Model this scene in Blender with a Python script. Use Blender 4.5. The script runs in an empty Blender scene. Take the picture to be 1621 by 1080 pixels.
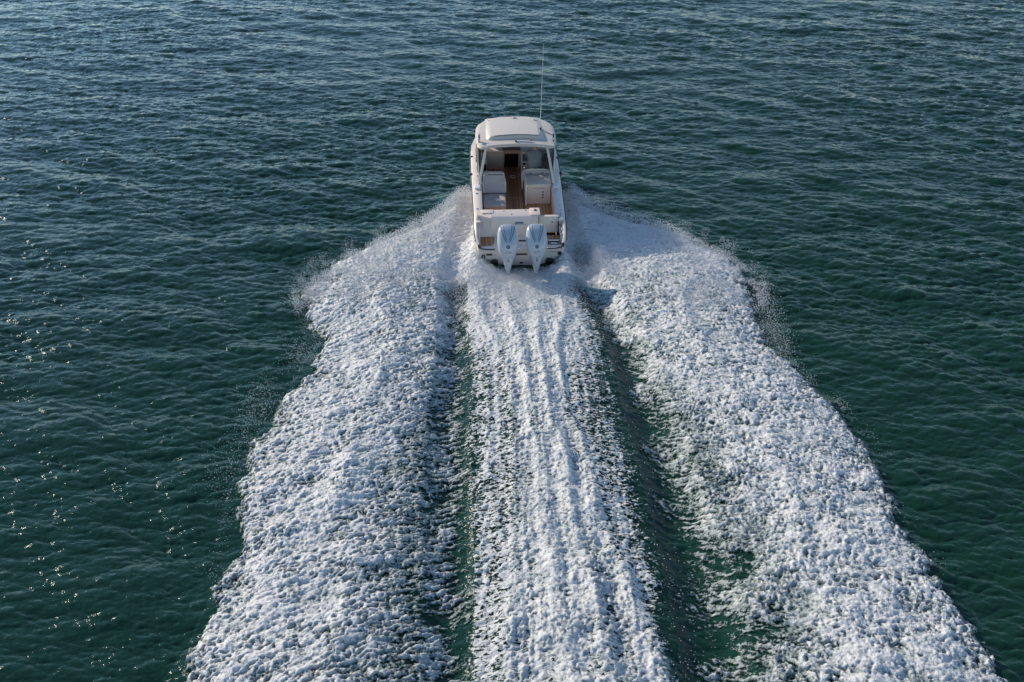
import bpy, bmesh, math, random
import numpy as np
from mathutils import Vector, Matrix, Euler
R = math.radians
random.seed(4)
rng = np.random.default_rng(11)
S = bpy.context.scene
col = S.collection

# ------------------------------------------------------------------ camera
cam_data = bpy.data.cameras.new('camera')
cam_data.sensor_width = 36.0
cam_data.lens = 1400.0 / 1621.0 * 36.0
cam_data.clip_start = 0.5
cam_data.clip_end = 12000.0
cam = bpy.data.objects.new('camera', cam_data)
cam.location = (0, 0, 15.6)
cam.rotation_euler = (R(90 - 35), 0, 0)
col.objects.link(cam)
S.camera = cam

# ------------------------------------------------------------------ world, sun, exposure
SUN_EL, SUN_AZ = 25.0, 52.0          # azimuth measured to the left (port) of +Y
w = bpy.data.worlds.new("World")
S.world = w
w.use_nodes = True
nt = w.node_tree
for n in list(nt.nodes): nt.nodes.remove(n)
sky = nt.nodes.new('ShaderNodeTexSky')
sky.sky_type = 'NISHITA'
sky.sun_disc = False
sky.sun_elevation = R(SUN_EL)
sky.sun_rotation = R(-SUN_AZ)
sky.altitude = 0
sky.air_density = 1.0
sky.dust_density = 0.0
sky.ozone_density = 2.8
bg = nt.nodes.new('ShaderNodeBackground')
bg.inputs['Strength'].default_value = 0.115
wo = nt.nodes.new('ShaderNodeOutputWorld')
nt.links.new(sky.outputs[0], bg.inputs[0])
nt.links.new(bg.outputs[0], wo.inputs[0])

sd = bpy.data.lights.new('sun', 'SUN')
sd.energy = 3.2
sd.angle = R(0.5)
sd.color = (1.0, 0.89, 0.74)
sun = bpy.data.objects.new('sun', sd)
sv = Vector((-math.sin(R(SUN_AZ)) * math.cos(R(SUN_EL)), math.cos(R(SUN_AZ)) * math.cos(R(SUN_EL)), math.sin(R(SUN_EL))))
sun.rotation_euler = sv.to_track_quat('Z', 'Y').to_euler()
sun.location = (-30, 30, 30)
col.objects.link(sun)

S.view_settings.view_transform = 'Standard'
S.view_settings.look = 'None'
S.view_settings.exposure = 0.6
S.view_settings.gamma = 1.0
S.view_settings.use_curve_mapping = False
S.render.engine = 'CYCLES'
S.cycles.max_bounces = 6
S.cycles.diffuse_bounces = 4
S.cycles.glossy_bounces = 2
S.cycles.transmission_bounces = 4
S.cycles.transparent_max_bounces = 12
S.cycles.caustics_reflective = False
S.cycles.caustics_refractive = False
S.cycles.sample_clamp_direct = 5.0
S.cycles.sample_clamp_indirect = 4.0

# ------------------------------------------------------------------ boat pose (the wake needs it too)
BO = Vector((0.34, 26.6, 0.0))
YAW, TRIM = R(2.5), R(2.0)
BM = Matrix.Translation(BO) @ Euler((TRIM, 0, YAW), 'XYZ').to_matrix().to_4x4()

# ------------------------------------------------------------------ materials
def mat(name, base=(.5, .5, .5), rough=.5, metal=0., spec=.5, **kw):
    m = bpy.data.materials.new(name)
    m.use_nodes = True
    b = m.node_tree.nodes['Principled BSDF']
    b.inputs['Base Color'].default_value = (*base, 1)
    b.inputs['Roughness'].default_value = rough
    b.inputs['Metallic'].default_value = metal
    b.inputs['Specular IOR Level'].default_value = spec
    for k, v in kw.items():
        b.inputs[k.replace('_', ' ')].default_value = v
    return m

def vary(m, amt=.12, scale=3.0, bump=0.0, bscale=40.0):
    """slight dirt / tone variation of the base colour plus optional micro bump"""
    n, l = m.node_tree.nodes, m.node_tree.links
    b = n['Principled BSDF']
    c = b.inputs['Base Color'].default_value[:]
    tc = n.new('ShaderNodeTexCoord'); no = n.new('ShaderNodeTexNoise')
    no.inputs['Scale'].default_value = scale; no.inputs['Detail'].default_value = 6
    l.new(tc.outputs['Object'], no.inputs['Vector'])
    mx = n.new('ShaderNodeMix'); mx.data_type = 'RGBA'
    mx.inputs[6].default_value = tuple(x * (1 - amt) for x in c[:3]) + (1,)
    mx.inputs[7].default_value = tuple(min(1, x * (1 + amt * .6)) for x in c[:3]) + (1,)
    l.new(no.outputs[0], mx.inputs[0]); l.new(mx.outputs[2], b.inputs['Base Color'])
    if bump:
        n2 = n.new('ShaderNodeTexNoise'); n2.inputs['Scale'].default_value = bscale
        l.new(tc.outputs['Object'], n2.inputs['Vector'])
        bp = n.new('ShaderNodeBump'); bp.inputs['Strength'].default_value = bump; bp.inputs['Distance'].default_value = .01
        l.new(n2.outputs[0], bp.inputs['Height']); l.new(bp.outputs[0], b.inputs['Normal'])
    return m

M = {}
M['gel'] = vary(mat('gelcoat', (.78, .66, .57), .25), .10, 2.2)
M['hull'] = vary(mat('hull_gelcoat', (.66, .58, .53), .25), .10, 2.0)
M['roof'] = vary(mat('roof_gelcoat', (.60, .52, .44), .45), .07, 3.0)
M['engine'] = mat('engine_paint', (.45, .485, .515), .16, 0, .5, Coat_Weight=.4)
M['engreflect'] = mat('engine_reflection', (.38, .44, .50), .12, 0, .5, Coat_Weight=.4)  # bluer, darker cowling colour standing for a dark reflection
M['engline'] = mat('engine_trim', (.15, .19, .24), .3)
M['cushion'] = vary(mat('cushion_vinyl', (.52, .44, .40), .6), .10, 5.0, .25, 60)
M['cushion_light'] = vary(mat('cushion_piping', (.76, .66, .57), .6), .08, 5.0)
M['rub'] = mat('rub_rail', (.03, .035, .05), .45)
M['black'] = mat('black_plastic', (.012, .012, .013), .4)
M['dark'] = mat('interior_shade', (.012, .011, .010), .7)  # near-black, stands for the shade in the cabin opening
M['steel'] = mat('stainless', (.62, .62, .64), .18, 1.0)
M['tan'] = vary(mat('tan_laminate', (.60, .38, .29), .5), .15, 4.0)
M['frame'] = vary(mat('frame_powder_coat', (.62, .57, .51), .6), .1, 6.0)
M['shirt'] = vary(mat('shirt_cotton', (.22, .25, .27), .85), .18, 7.0, .5, 30)
M['skin'] = mat('skin', (.45, .27, .20), .55)
M['trousers'] = mat('trousers', (.10, .11, .14), .85)
M['hair'] = mat('hair', (.05, .035, .03), .7)
M['towelm'] = vary(mat('white_cloth', (.75, .73, .70), .9), .05, 20, .5, 80)
M['badge'] = mat('badge_ink', (.02, .035, .06), .4)
M['whitepaint'] = mat('white_paint', (.72, .72, .70), .35)
gl = mat('tinted_glass', (.62, .75, .70), .03, 0, .5)
gl.node_tree.nodes['Principled BSDF'].inputs['Transmission Weight'].default_value = .92
gl.node_tree.nodes['Principled BSDF'].inputs['IOR'].default_value = 1.05
M['glass'] = gl

def teak():
    m = mat('teak', (.3, .13, .06), .55)
    n, l = m.node_tree.nodes, m.node_tree.links
    b = n['Principled BSDF']
    tc = n.new('ShaderNodeTexCoord'); sx = n.new('ShaderNodeSeparateXYZ')
    l.new(tc.outputs['Object'], sx.inputs[0])
    def math_(op, a, v=None):
        q = n.new('ShaderNodeMath'); q.operation = op
        l.new(a, q.inputs[0])
        if v is not None: q.inputs[1].default_value = v
        return q.outputs[0]
    t = math_('MULTIPLY', sx.outputs['X'], 1 / .058)
    fr = math_('FRACT', t); fl = math_('FLOOR', t)
    seam = math_('LESS_THAN', fr, .16)
    wn = n.new('ShaderNodeTexWhiteNoise'); wn.noise_dimensions = '1D'; l.new(fl, wn.inputs['W'])
    no = n.new('ShaderNodeTexNoise'); mp = n.new('ShaderNodeMapping'); mp.inputs['Scale'].default_value = (30, 2.5, 10)
    l.new(tc.outputs['Object'], mp.inputs[0]); l.new(mp.outputs[0], no.inputs['Vector'])
    ad = n.new('ShaderNodeMath'); ad.operation = 'ADD'; l.new(wn.outputs[0], ad.inputs[0]); l.new(no.outputs[0], ad.inputs[1])
    cr = n.new('ShaderNodeValToRGB')
    cr.color_ramp.elements[0].position = .3; cr.color_ramp.elements[0].color = (.38, .17, .075, 1)
    cr.color_ramp.elements[1].position = 1.5 / 2 + .2; cr.color_ramp.elements[1].color = (.80, .44, .23, 1)
    hf = math_('MULTIPLY', ad.outputs[0], .55); l.new(hf, cr.inputs[0])
    mx = n.new('ShaderNodeMix'); mx.data_type = 'RGBA'
    l.new(seam, mx.inputs[0]); l.new(cr.outputs[0], mx.inputs[6]); mx.inputs[7].default_value = (.03, .018, .012, 1)
    l.new(mx.outputs[2], b.inputs['Base Color'])
    return m
M['teak'] = teak()

# ------------------------------------------------------------------ numpy noise
class Perlin:
    def __init__(s, seed):
        g = np.random.default_rng(seed).uniform(0, 2 * np.pi, (256, 256))
        s.gx, s.gy = np.cos(g).astype(np.float32), np.sin(g).astype(np.float32)
    def __call__(s, x, y):
        xi, yi = np.floor(x).astype(np.int32), np.floor(y).astype(np.int32)
        fx, fy = (x - xi).astype(np.float32), (y - yi).astype(np.float32)
        u = fx * fx * fx * (fx * (fx * 6 - 15) + 10); v = fy * fy * fy * (fy * (fy * 6 - 15) + 10)
        def d(i, j):
            a, b = (xi + i) & 255, (yi + j) & 255
            return s.gx[a, b] * (fx - i) + s.gy[a, b] * (fy - j)
        n0 = d(0, 0) * (1 - u) + d(1, 0) * u
        n1 = d(0, 1) * (1 - u) + d(1, 1) * u
        return (n0 * (1 - v) + n1 * v) * 1.5
def fbm(x, y, seed, octs=4, gain=.5):
    r = 0; a = 1; t = 0
    for o in range(octs):
        r = r + a * Perlin(seed + o)(x * 2 ** o + 7.3 * o, y * 2 ** o - 3.1 * o); t += a; a *= gain
    return r / t
def ridged(x, y, seed, octs=4, gain=.55):
    r = 0; a = 1; t = 0
    for o in range(octs):
        n = 1 - np.abs(Perlin(seed + o)(x * 2 ** o + 5.1 * o, y * 2 ** o + 1.7 * o)) * 1.6
        r = r + a * n; t += a; a *= gain
    return r / t
class Worley:
    def __init__(s, seed):
        r = np.random.default_rng(seed)
        s.jx, s.jy = r.uniform(.05, .95, (256, 256)).astype(np.float32), r.uniform(.05, .95, (256, 256)).astype(np.float32)
        s.h = r.uniform(.45, 1.0, (256, 256)).astype(np.float32)
    def puff(s, x, y):
        """rounded puffs of uneven height, creased where they meet"""
        xi, yi = np.floor(x).astype(np.int32), np.floor(y).astype(np.int32)
        best = np.zeros(x.shape, np.float32)
        for i in (-1, 0, 1):
            for j in (-1, 0, 1):
                a, b = (xi + i) & 255, (yi + j) & 255
                dx = xi + i + s.jx[a, b] - x; dy = yi + j + s.jy[a, b] - y
                best = np.maximum(best, s.h[a, b] * np.sqrt(np.maximum(0, 1 - (dx * dx + dy * dy) * .95)))
        return best
def sstep(a, b, x):
    t = np.clip((x - a) / (b - a), 0, 1); return t * t * (3 - 2 * t)

# ------------------------------------------------------------------ the wake: where its bands lie (metres, world)
#  y, left outer, left inner, speckle start, centre left, centre right, speckle end, right inner, right outer
WT = np.array([
(34.0, -.95, -.9, -.8, -.7, .9, 1.1, 1.2, 1.3), (32.4, -1.75, -1.5, -1.4, -1.3, 1.6, 1.7, 1.9, 2.1),
(30.45, -2.5, -1.6, -1.5, -1.4, 1.7, 1.8, 1.95, 3.0), (28.9, -4.0, -1.75, -1.6, -1.4, 1.8, 1.95, 2.1, 6.2),
(27.5, -5.7, -1.95, -1.8, -1.5, 1.9, 2.2, 2.35, 7.5),
(26.31, -6.49, -2.05, -1.92, -1.53, 1.95, 2.49, 2.60, 8.05),
(24.67, -6.99, -2.01, -1.84, -1.57, 1.96, 2.85, 3.00, 8.20),
(23.54, -6.65, -1.90, -1.74, -1.26, 1.90, 3.11, 3.30, 7.85),
(22.14, -5.75, -1.82, -1.59, -0.69, 1.50, 3.37, 3.66, 7.75),
(20.54, -6.07, -1.81, -1.52, -0.28, 1.50, 3.48, 3.81, 8.29),
(19.08, -6.49, -1.83, -1.50, -0.18, 1.57, 3.53, 3.97, 9.01),
(17.51, -6.81, -1.80, -1.47, -0.14, 1.90, 3.68, 4.17, 9.32),
(16.09, -6.91, -1.77, -1.40, -0.12, 2.12, 3.73, 4.25, 9.32),
(14.60, -6.59, -1.68, -1.32, -0.16, 2.26, 3.75, 4.34, 9.30),
(13.28, -6.47, -1.52, -1.22, -0.20, 2.51, 3.88, 4.47, 9.42),
(12.24, -6.38, -1.49, -1.17, -0.28, 2.76, 3.88, 4.48, 9.65),
(11.29, -6.51, -1.46, -1.15, -0.33, 3.04, 3.88, 4.43, 9.78),
(10.42, -6.70, -1.40, -1.13, -0.38, 3.29, 3.88, 4.37, 9.98),
(4.0, -7.6, -1.2, -.9, -.6, 4.6, 4.9, 5.3, 11.2)])[::-1]
def bands(y):
    return [np.interp(y, WT[:, 0], WT[:, i]) for i in range(1, 9)]

# ------------------------------------------------------------------ open-water waves: two random seas laid over each other
def sea_tile(L, N, lam_p, seed, wind, spread=1.0, slope=.1, lam_min=.18, steep=0.0):
    r = np.random.default_rng(seed)
    k1 = 2 * np.pi * np.fft.fftfreq(N, L / N)
    kx, ky = np.meshgrid(k1, k1, indexing='ij')
    k = np.hypot(kx, ky); k[0, 0] = 1e9
    kp = 2 * np.pi / lam_p
    th = np.arctan2(ky, kx) - wind
    D = .12 + np.abs(np.cos(th)) ** spread
    A = np.sqrt(k ** -3.1 * np.exp(-1.2 * (kp / k) ** 2) * np.exp(-(k * lam_min / 6.28) ** 2)) * D
    h = np.fft.ifft2(A * (r.normal(size=A.shape) + 1j * r.normal(size=A.shape))).real
    gx, gy = np.gradient(h, L / N)
    f = slope / math.sqrt((gx ** 2 + gy ** 2).mean() / 2)
    H = np.fft.fft2(h * f)
    dx_ = np.fft.ifft2(-1j * kx / k * H).real * steep; dy_ = np.fft.ifft2(-1j * ky / k * H).real * steep
    return np.stack([h * f, dx_, dy_], -1).astype(np.float32), L, N
TA = sea_tile(37.0, 1024, 1.0, 3, R(84), 2.8, .20, .10, 1.3)
TB = sea_tile(21.0, 1024, .40, 5, R(98), 2.4, .125, .06, 1.0)
TC = sea_tile(160.0, 512, 5.0, 9, R(78), 2.0, .060, 1.0, 1.0)
def samp(T, x, y, ang=0.):
    h, L, N = T
    c, s_ = math.cos(ang), math.sin(ang)
    u = ((c * x - s_ * y) / L * N) % N; v = ((s_ * x + c * y) / L * N) % N
    i, j = np.floor(u).astype(np.int64) % N, np.floor(v).astype(np.int64) % N
    fu, fv = u - np.floor(u), v - np.floor(v)
    i1, j1 = (i + 1) % N, (j + 1) % N
    fu, fv = fu[..., None], fv[..., None]
    r = (h[i, j] * (1 - fu) + h[i1, j] * fu) * (1 - fv) + (h[i, j1] * (1 - fu) + h[i1, j1] * fu) * fv
    return r[..., 0], c * r[..., 1] + s_ * r[..., 2], -s_ * r[..., 1] + c * r[..., 2]
def sea3(x, y):
    a, b, d = samp(TA, x, y), samp(TB, x, y, .45), samp(TC, x, y, .1)
    gust = np.clip(.92 + .75 * fbm(x * .06, y * .09, 31, 3), .60, 1.30)          # calmer and livelier patches
    B_ = bands(y)
    calm = 1 - .35 * sstep(26, 18, y) * np.exp(-((x - B_[7] - 2.2) / 2.6) ** 2) * (x > 0)      # smoothed water right of the wake
    stir = 1 + .9 * np.exp(-((x - B_[0] + 1.1) / 1.0) ** 2) * sstep(17, 12.5, y) * (y > 2)      # chop stirred up beside its left edge
    ga, gb = gust * calm, gust * calm * stir
    return a[0] * ga + b[0] * gb + d[0], a[1] * ga + b[1] * gb + d[1], a[2] * ga + b[2] * gb + d[2]
def sea(x, y): return sea3(x, y)[0]

def tent(x, a, b, p=1.0):
    """0 at a and b, 1 between"""
    t = np.clip((x - a) / np.maximum(b - a, 1e-3), 0, 1)
    return np.sin(np.pi * t) ** p
def to_boat(x, y):
    c, s_ = math.cos(YAW), math.sin(YAW)
    dx, dy = x - BO.x, y - BO.y
    return c * dx + s_ * dy, -s_ * dx + c * dy
def hull_half(yb):
    return np.interp(yb, [.3, .45, 3, 5.5, 7, 8, 8.6, 9.05], [0, 1.42, 1.5, 1.55, 1.4, .95, .45, .05])
Y0, Y1 = 4.0, 34.0
def wake_base(x, y):
    """smooth large-scale shape of the wake surface"""
    LO, LI, SL, CL, CR, SR, RI, RO = bands(y)
    on = sstep(Y1, Y1 - 1.5, y)
    ag = sstep(27.0, 21.0, y)                                 # 0 beside the boat, 1 well behind it
    wob = fbm(x * .35, y * .35, 40, 2) * .35
    h = (.30 - .08 * ag) * tent(x + wob, LO - .2, LI + .15, .8) + (.34 - .10 * ag) * tent(x + wob, RI - .15, RO + .2, .8)
    h = h + .26 * ag * tent(x, SL - .1, SR + .1, 1.2)           # the wash stands up behind the stern
    h = h - .16 * tent(x, LI - .5, SL + .4, 1.0) - .22 * tent(x, SR - .5, RI + .5, 1.0)
    # ridges that run along the wash, drifting apart astern
    c0 = (CL + CR) / 2; wdt = np.maximum(CR - CL, .6)
    t = (x - c0) / wdt
    wv = fbm(y * .5, x * .15, 45, 2) * .05
    for pos, wd, am in ((-.42, .07, .13), (-.12, .08, .15), (.16, .07, .17), (.44, .06, .22), (-.75, .06, .06)):
        h = h + .48 * am * sstep(26.3, 23.5, y) * np.exp(-((t - pos + wv) / wd) ** 2) * (.75 + .5 * fbm(y * .8, x * 0 + pos * 9, 47, 2))
    tf = (x - SL) / np.maximum(SR - SL, .5)
    h = h + .10 * (ridged(tf * 5.5 + .15 * fbm(x, y * .5, 461, 2), y * .07, 462, 3) - .5) * tent(x, SL - .2, SR + .2, .6) * sstep(27, 24.5, y)
    # crest along the middle of each side sheet
    for c, sgn in ((LO * .42 + LI * .58, 1), (RI * .55 + RO * .45, 1)):
        h = h + .06 * np.exp(-((x - c + wob * 1.5) / .28) ** 2) * sstep(27, 22, y) * (.5 + 1.1 * np.clip(fbm(x * .6, y * .6, 49, 2) + .3, 0, 1))
    # spray wall thrown up beside the hull
    xb, yb = to_boat(x, y)
    hb = np.clip(np.abs(xb) - hull_half(np.clip(yb, .5, 9)), 0, None)
    wall = np.exp(-(hb / 1.1) ** 1.3) * sstep(-1.6, 1.2, yb) * sstep(6.6, 4.0, yb)
    h = h + .42 * wall
    # hollow right behind the transom
    h = h - .40 * np.exp(-((xb / 1.25) ** 4)) * np.exp(-((yb - .1) / 1.1) ** 2)
    return h * on

# ------------------------------------------------------------------ mesh from numpy grids
def grid_mesh(name, X, Y, Z, keep=None, attrs=None, wrap=False):
    n, m = X.shape
    co = np.stack([X, Y, Z], -1).reshape(-1, 3).astype(np.float32)
    idx = np.arange(n * m, dtype=np.int32).reshape(n, m)
    if wrap: idx = np.concatenate([idx, idx[:, :1]], 1)
    q = np.stack([idx[:-1, :-1], idx[1:, :-1], idx[1:, 1:], idx[:-1, 1:]], -1).reshape(-1, 4)
    if keep is not None:
        q = q[keep.reshape(-1)]
        used = np.zeros(n * m, bool); used[q.reshape(-1)] = True
        remap = np.cumsum(used).astype(np.int32) - 1
        q = remap[q]; co = co[used]
        if attrs: attrs = {k: v.reshape(-1)[used] for k, v in attrs.items()}
    me = bpy.data.meshes.new(name)
    me.vertices.add(len(co)); me.vertices.foreach_set('co', co.ravel())
    me.loops.add(q.size); me.loops.foreach_set('vertex_index', q.ravel().astype(np.int32))
    me.polygons.add(len(q)); me.polygons.foreach_set('loop_start', np.arange(0, q.size, 4, dtype=np.int32))
    me.polygons.foreach_set('use_smooth', np.ones(len(q), bool))
    me.update(calc_edges=True)
    if attrs:
        for k, v in attrs.items():
            a = me.attributes.new(k, 'FLOAT', 'POINT'); a.data.foreach_set('value', v.reshape(-1).astype(np.float32))
    o = bpy.data.objects.new(name, me); col.objects.link(o)
    return o

# ------------------------------------------------------------------ water sheet
def build_water():
    ta = np.concatenate([np.linspace(-R(44), R(44), 1300), np.linspace(R(44), R(316), 140)[1:-1]])
    rr = np.concatenate([np.geomspace(1.5, 6, 20)[:-1], np.geomspace(6, 110, 1250), np.geomspace(110, 9000, 60)[1:]])
    RR, TT = np.meshgrid(rr, ta, indexing='ij')
    X, Y = RR * np.sin(TT), RR * np.cos(TT)
    fade = sstep(400, 110, RR)
    Z, DX, DY = sea3(X, Y); Z = Z * fade
    LO, LI, SL, CL, CR, SR, RI, RO = bands(Y)
    inw = sstep(LO - .4, LO + .6, X) * sstep(RO + .4, RO - .6, X) * (Y < 33) * (Y > 0)
    Z = Z * (1 - .6 * inw); k_ = fade * (1 - inw)
    # waves lie flatter in the lee of the wake's right edge
    m = (Y < Y1) & (np.abs(X) < 14) & (Y > 0)
    Z[m] += wake_base(X[m], Y[m]) - .015 * inw[m]
    xb, yb = to_boat(X, Y)
    ins = (np.abs(xb) < hull_half(np.clip(yb, .3, 9.05)) - .1) & (yb > .45) & (yb < 9)
    Z[ins] = -.75
    X = X + DX * k_; Y = Y + DY * k_
    o = grid_mesh('water', X, Y, Z, wrap=True)
    o['kind'] = 'structure'
    m_ = mat('sea_water', (.006, .030, .024), .05, 0, .5)
    n, l = m_.node_tree.nodes, m_.node_tree.links
    b = n['Principled BSDF']; b.inputs['IOR'].default_value = 1.333
    tc = n.new('ShaderNodeTexCoord')
    def noise(scale, det, stretch=(1, 1, 1), rough=.5):
        mp = n.new('ShaderNodeMapping'); mp.inputs['Scale'].default_value = stretch
        q = n.new('ShaderNodeTexNoise'); q.inputs['Scale'].default_value = scale; q.inputs['Detail'].default_value = det
        q.inputs['Roughness'].default_value = rough
        l.new(tc.outputs['Object'], mp.inputs[0]); l.new(mp.outputs[0], q.inputs['Vector'])
        return q.outputs[0]
    r1 = noise(4.5, 4, (.7, 1.3, 1)); r2 = noise(14, 3, (.9, 1.3, 1))
    b1 = n.new('ShaderNodeBump'); b1.inputs['Strength'].default_value = 1; b1.inputs['Distance'].default_value = .032
    b2 = n.new('ShaderNodeBump'); b2.inputs['Strength'].default_value = 1; b2.inputs['Distance'].default_value = .006
    l.new(r1, b1.inputs['Height']); l.new(r2, b2.inputs['Height']); l.new(b1.outputs[0], b2.inputs['Normal'])
    l.new(b2.outputs[0], b.inputs['Normal'])
    # murkier and clearer patches of the sea itself
    p = noise(.05, 3)
    mx = n.new('ShaderNodeMix'); mx.data_type = 'RGBA'
    mx.inputs[6].default_value = (.004, .028, .0165, 1); mx.inputs[7].default_value = (.009, .040, .021, 1)
    l.new(p, mx.inputs[0]); l.new(mx.outputs[2], b.inputs['Base Color'])
    o.data.materials.append(m_)
    return o
build_water()

# ------------------------------------------------------------------ foam
def build_foam():
    dx = .025
    xs = np.arange(-9.0, 12.2, dx); ys = np.arange(Y0 + 1, 33.2, dx)
    X, Y = np.meshgrid(xs, ys, indexing='ij')
    X = X.astype(np.float32); Y = Y.astype(np.float32)
    LO, LI, SL, CL, CR, SR, RI, RO = bands(Y)
    xb, yb = to_boat(X, Y)
    base = wake_base(X, Y) + sea(X, Y) * .4
    # warped coordinates so that the puffs do not sit on a lattice
    wx = X + .22 * fbm(X * 1.3, Y * 1.3, 60, 3); wy = Y + .22 * fbm(X * 1.3, Y * 1.3, 70, 3)
    wx2 = X + .07 * fbm(X * 5, Y * 5, 64, 2); wy2 = Y + .07 * fbm(X * 5, Y * 5, 74, 2)
    near = sstep(24, 12, Y)                       # lumps grow astern
    lft = X < BO.x
    ca, sa = .92, np.where(lft, .39, -.39)
    ux, uy = ca * wx + sa * wy, -sa * wx + ca * wy
    u2, v2 = ca * wx2 + sa * wy2, -sa * wx2 + ca * wy2
    P1 = Worley(80).puff(ux * 1.3, uy * 2.2); P2 = Worley(81).puff(u2 * 4.0, v2 * 6.6); P2 = P2 + near * .75 * (Worley(84).puff(u2 * 2.1, v2 * 3.4) - P2); P3 = Worley(82).puff(u2 * 8.5, v2 * 13.0)
    P4 = Worley(83).puff(wx2 * 17, wy2 * 22)
    MS = sstep(-.25, .25, fbm(X * .8, Y * .9, 95, 3))      # where the foam is coarse and where it is fine
    F = fbm(X * .9, Y * .9, 90, 3)
    RG = ridged(wx * 1.6, wy * 2.4, 100, 5)         # filaments lying mostly across the view
    RG2 = ridged(wx2 * 5 , wy2 * 9, 110, 3)
    RS = ridged(ux * 1.5, uy * 3.6, 120, 3) - .45
    RS = RS + near * .8 * (ridged(ux * .8, uy * 1.7, 125, 4) - .45 - RS)
    RT = ridged(u2 * 4.5, v2 * 9.5, 130, 4, .65) - .45
    zn = lambda a: (a - a.mean()) / a.std()
    LACE = (.62 * zn(RT) + (.22 + .18 * near) * zn(RS) + .30 * zn(P2) + .34 * (1.4 - .8 * MS) * zn(P3) + .20 * zn(F) + .30 * zn(P4)) / .92
    SM = sstep(-.30, .22, fbm(wx * .75 + 3, wy * 1.1, 97, 4))     # smooth aerated patches between the lacy ones
    LACE = LACE * (.62 + .45 * SM) + .05 * (1 - SM)
    RW = ridged(u2 * 1.4 + .4 * fbm(X * 2, Y * 2, 141, 2), v2 * 6.0, 140, 4, .65)
    WISP = (.75 * zn(RW) + .40 * zn(RT) + .45 * zn(F)) / .95
    # ---- side sheets: full foam outside, stringy towards the trough
    def sheet(outer, inner, seed):
        wid = inner - outer
        rag = .62 * fbm(X * .45, Y * .9, seed, 4) + .22 * fbm(X * 2.2, Y * 2.6, seed + 5, 3) + .10 * fbm(X * 7, Y * 7, seed + 9, 2)
        sg = np.sign(wid)
        d_out = (X - outer) * sg + rag             # metres inside the outer edge
        d_in = (inner - X) * sg + .85 * fbm(X * .35, Y * 1.1, seed + 20, 4) * (.35 + .65 * near) + .02
        e = sstep(-.05, .28, d_out)
        thin = sstep(-.5, .5 + 2.2 * near, d_in)
        reg = e * (.35 + .49 * thin + .10 * sstep(.6, 2.6, d_in) * sstep(0, 1.2, d_out)) - .50 * (1 - sstep(-.9, .0, d_in)) - .9 * (1 - sstep(-1.5, -.6, d_in))
        c = reg + e * .22 * (LACE * thin + 1.3 * WISP * (1 - thin))
        c = c + .16 * sstep(.7, .0, d_out) * (zn(RT) * .6 - .7) * e
        return c, e, thin
    cl, el, tl = sheet(LO, LI, 200); cr, er, tr = sheet(RO, RI, 300)
    # ---- wash between the troughs
    t0 = sstep(-.3, .45, X - CL + .25 * fbm(X, Y * .6, 400, 3)); t1 = sstep(-.3, .40, CR - X + .22 * fbm(X, Y * .6, 410, 3))
    cc = t0 * t1
    tfx = (X - SL) / np.maximum(SR - SL, .5)
    STK = zn(ridged(tfx * 9 + .25 * fbm(X * .8, Y * .5, 471, 3), Y * .22, 472, 4, .7))
    wash = cc * (.78 + .19 * LACE + .09 * STK)
    sp_l = sstep(-.05, .5, X - SL + .25 * fbm(X * 1.5, Y * 1.5, 420, 3)) * (X < (CL + CR) / 2)
    sp_r = sstep(-.05, 1.1, SR - X + .25 * fbm(X * 1.5, Y * 1.5, 430, 3)) * (X >= (CL + CR) / 2)
    aft = sstep(27.3, 26.3, Y)
    stern_fill = sstep(17.5, 25.5, Y)
    gl_ = sstep(-.1, .9, (X - SL) / np.maximum(CL - SL, .3)); gr_ = sstep(-.1, 1.2, (SR - X) / np.maximum(SR - CR, .3))
    lane = ridged(X * 1.5 + .25 * fbm(X, Y * .4, 455, 2), Y * .13, 450, 3) - .62
    speck = np.clip(sp_l * (.57 + .13 * gl_ + .14 * stern_fill) + sp_r * (.52 + .17 * gr_ + .20 * stern_fill), 0, 1) * aft
    speck = (speck + .030 * STK + .06 * F + .20 * lane + .22 * (P3 - .6) + .10 * fbm(X * 2.5, Y * 3.5, 460, 2)) * (speck > .02)
    wash = wash * aft
    cov = np.maximum(np.maximum(cl, cr), wash)
    # fuzzy bow spray: beside and just behind the boat everything is aerated
    hb = np.abs(xb) - hull_half(np.clip(yb, .5, 9))
    nearb = sstep(-3.5, -.5, yb) * sstep(7.0, 4.5, yb)
    beside = sstep(24.6, 26.4, Y + .5 * fbm(X * 1.2, Y * .5, 440, 2)) * np.where(X < BO.x, sstep(LO - .1, LO + .5, X), sstep(RO + .1, RO - .5, X)) * (yb < 6.5)
    cov = np.maximum(cov, beside * (1.04 + .10 * LACE))
    cov = np.clip(cov, 0, 1.3)
    # dark hollow at the starboard quarter and under the engines
    hole = np.exp(-(((X - 2.45) / .30) ** 2 + ((Y - 27.3) / .55) ** 2))
    cov = cov - 1.2 * hole
    hol2 = np.exp(-(((X - .35) / 1.2) ** 4 + ((Y - 27.0) / .35) ** 4)); cov = cov - 1.5 * hol2
    ins = (np.abs(xb) < hull_half(np.clip(yb, .3, 9.05)) - .02) & (yb > .5)
    # ---- height of the foam over the water
    body = np.clip(cov, 0, 1)
    puff = .66 * (.075 * P1 * (.3 + .7 * near) + (.055 + .035 * near) * (.4 + .6 * MS) * P2 + (.038 - .012 * MS) * P3 * (.45 + .6 * SM) + .014 * P4 * SM + .15 * np.clip(RS, 0, 1) * (.4 + .6 * near) + .075 * np.clip(RT, 0, 1)) * sstep(.3, .9, body) * (.30 + .70 * np.maximum(np.maximum(el * tl, er * tr), np.maximum(cc, sstep(24, 26, Y))))
    strings = (.07 * np.clip(RG - .55, 0, 1) + .05 * np.clip(RG2 - .55, 0, 1))
    side = np.maximum(el * (cl > 0), er * (cr > 0))
    pc = 1 - .45 * cc
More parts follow.
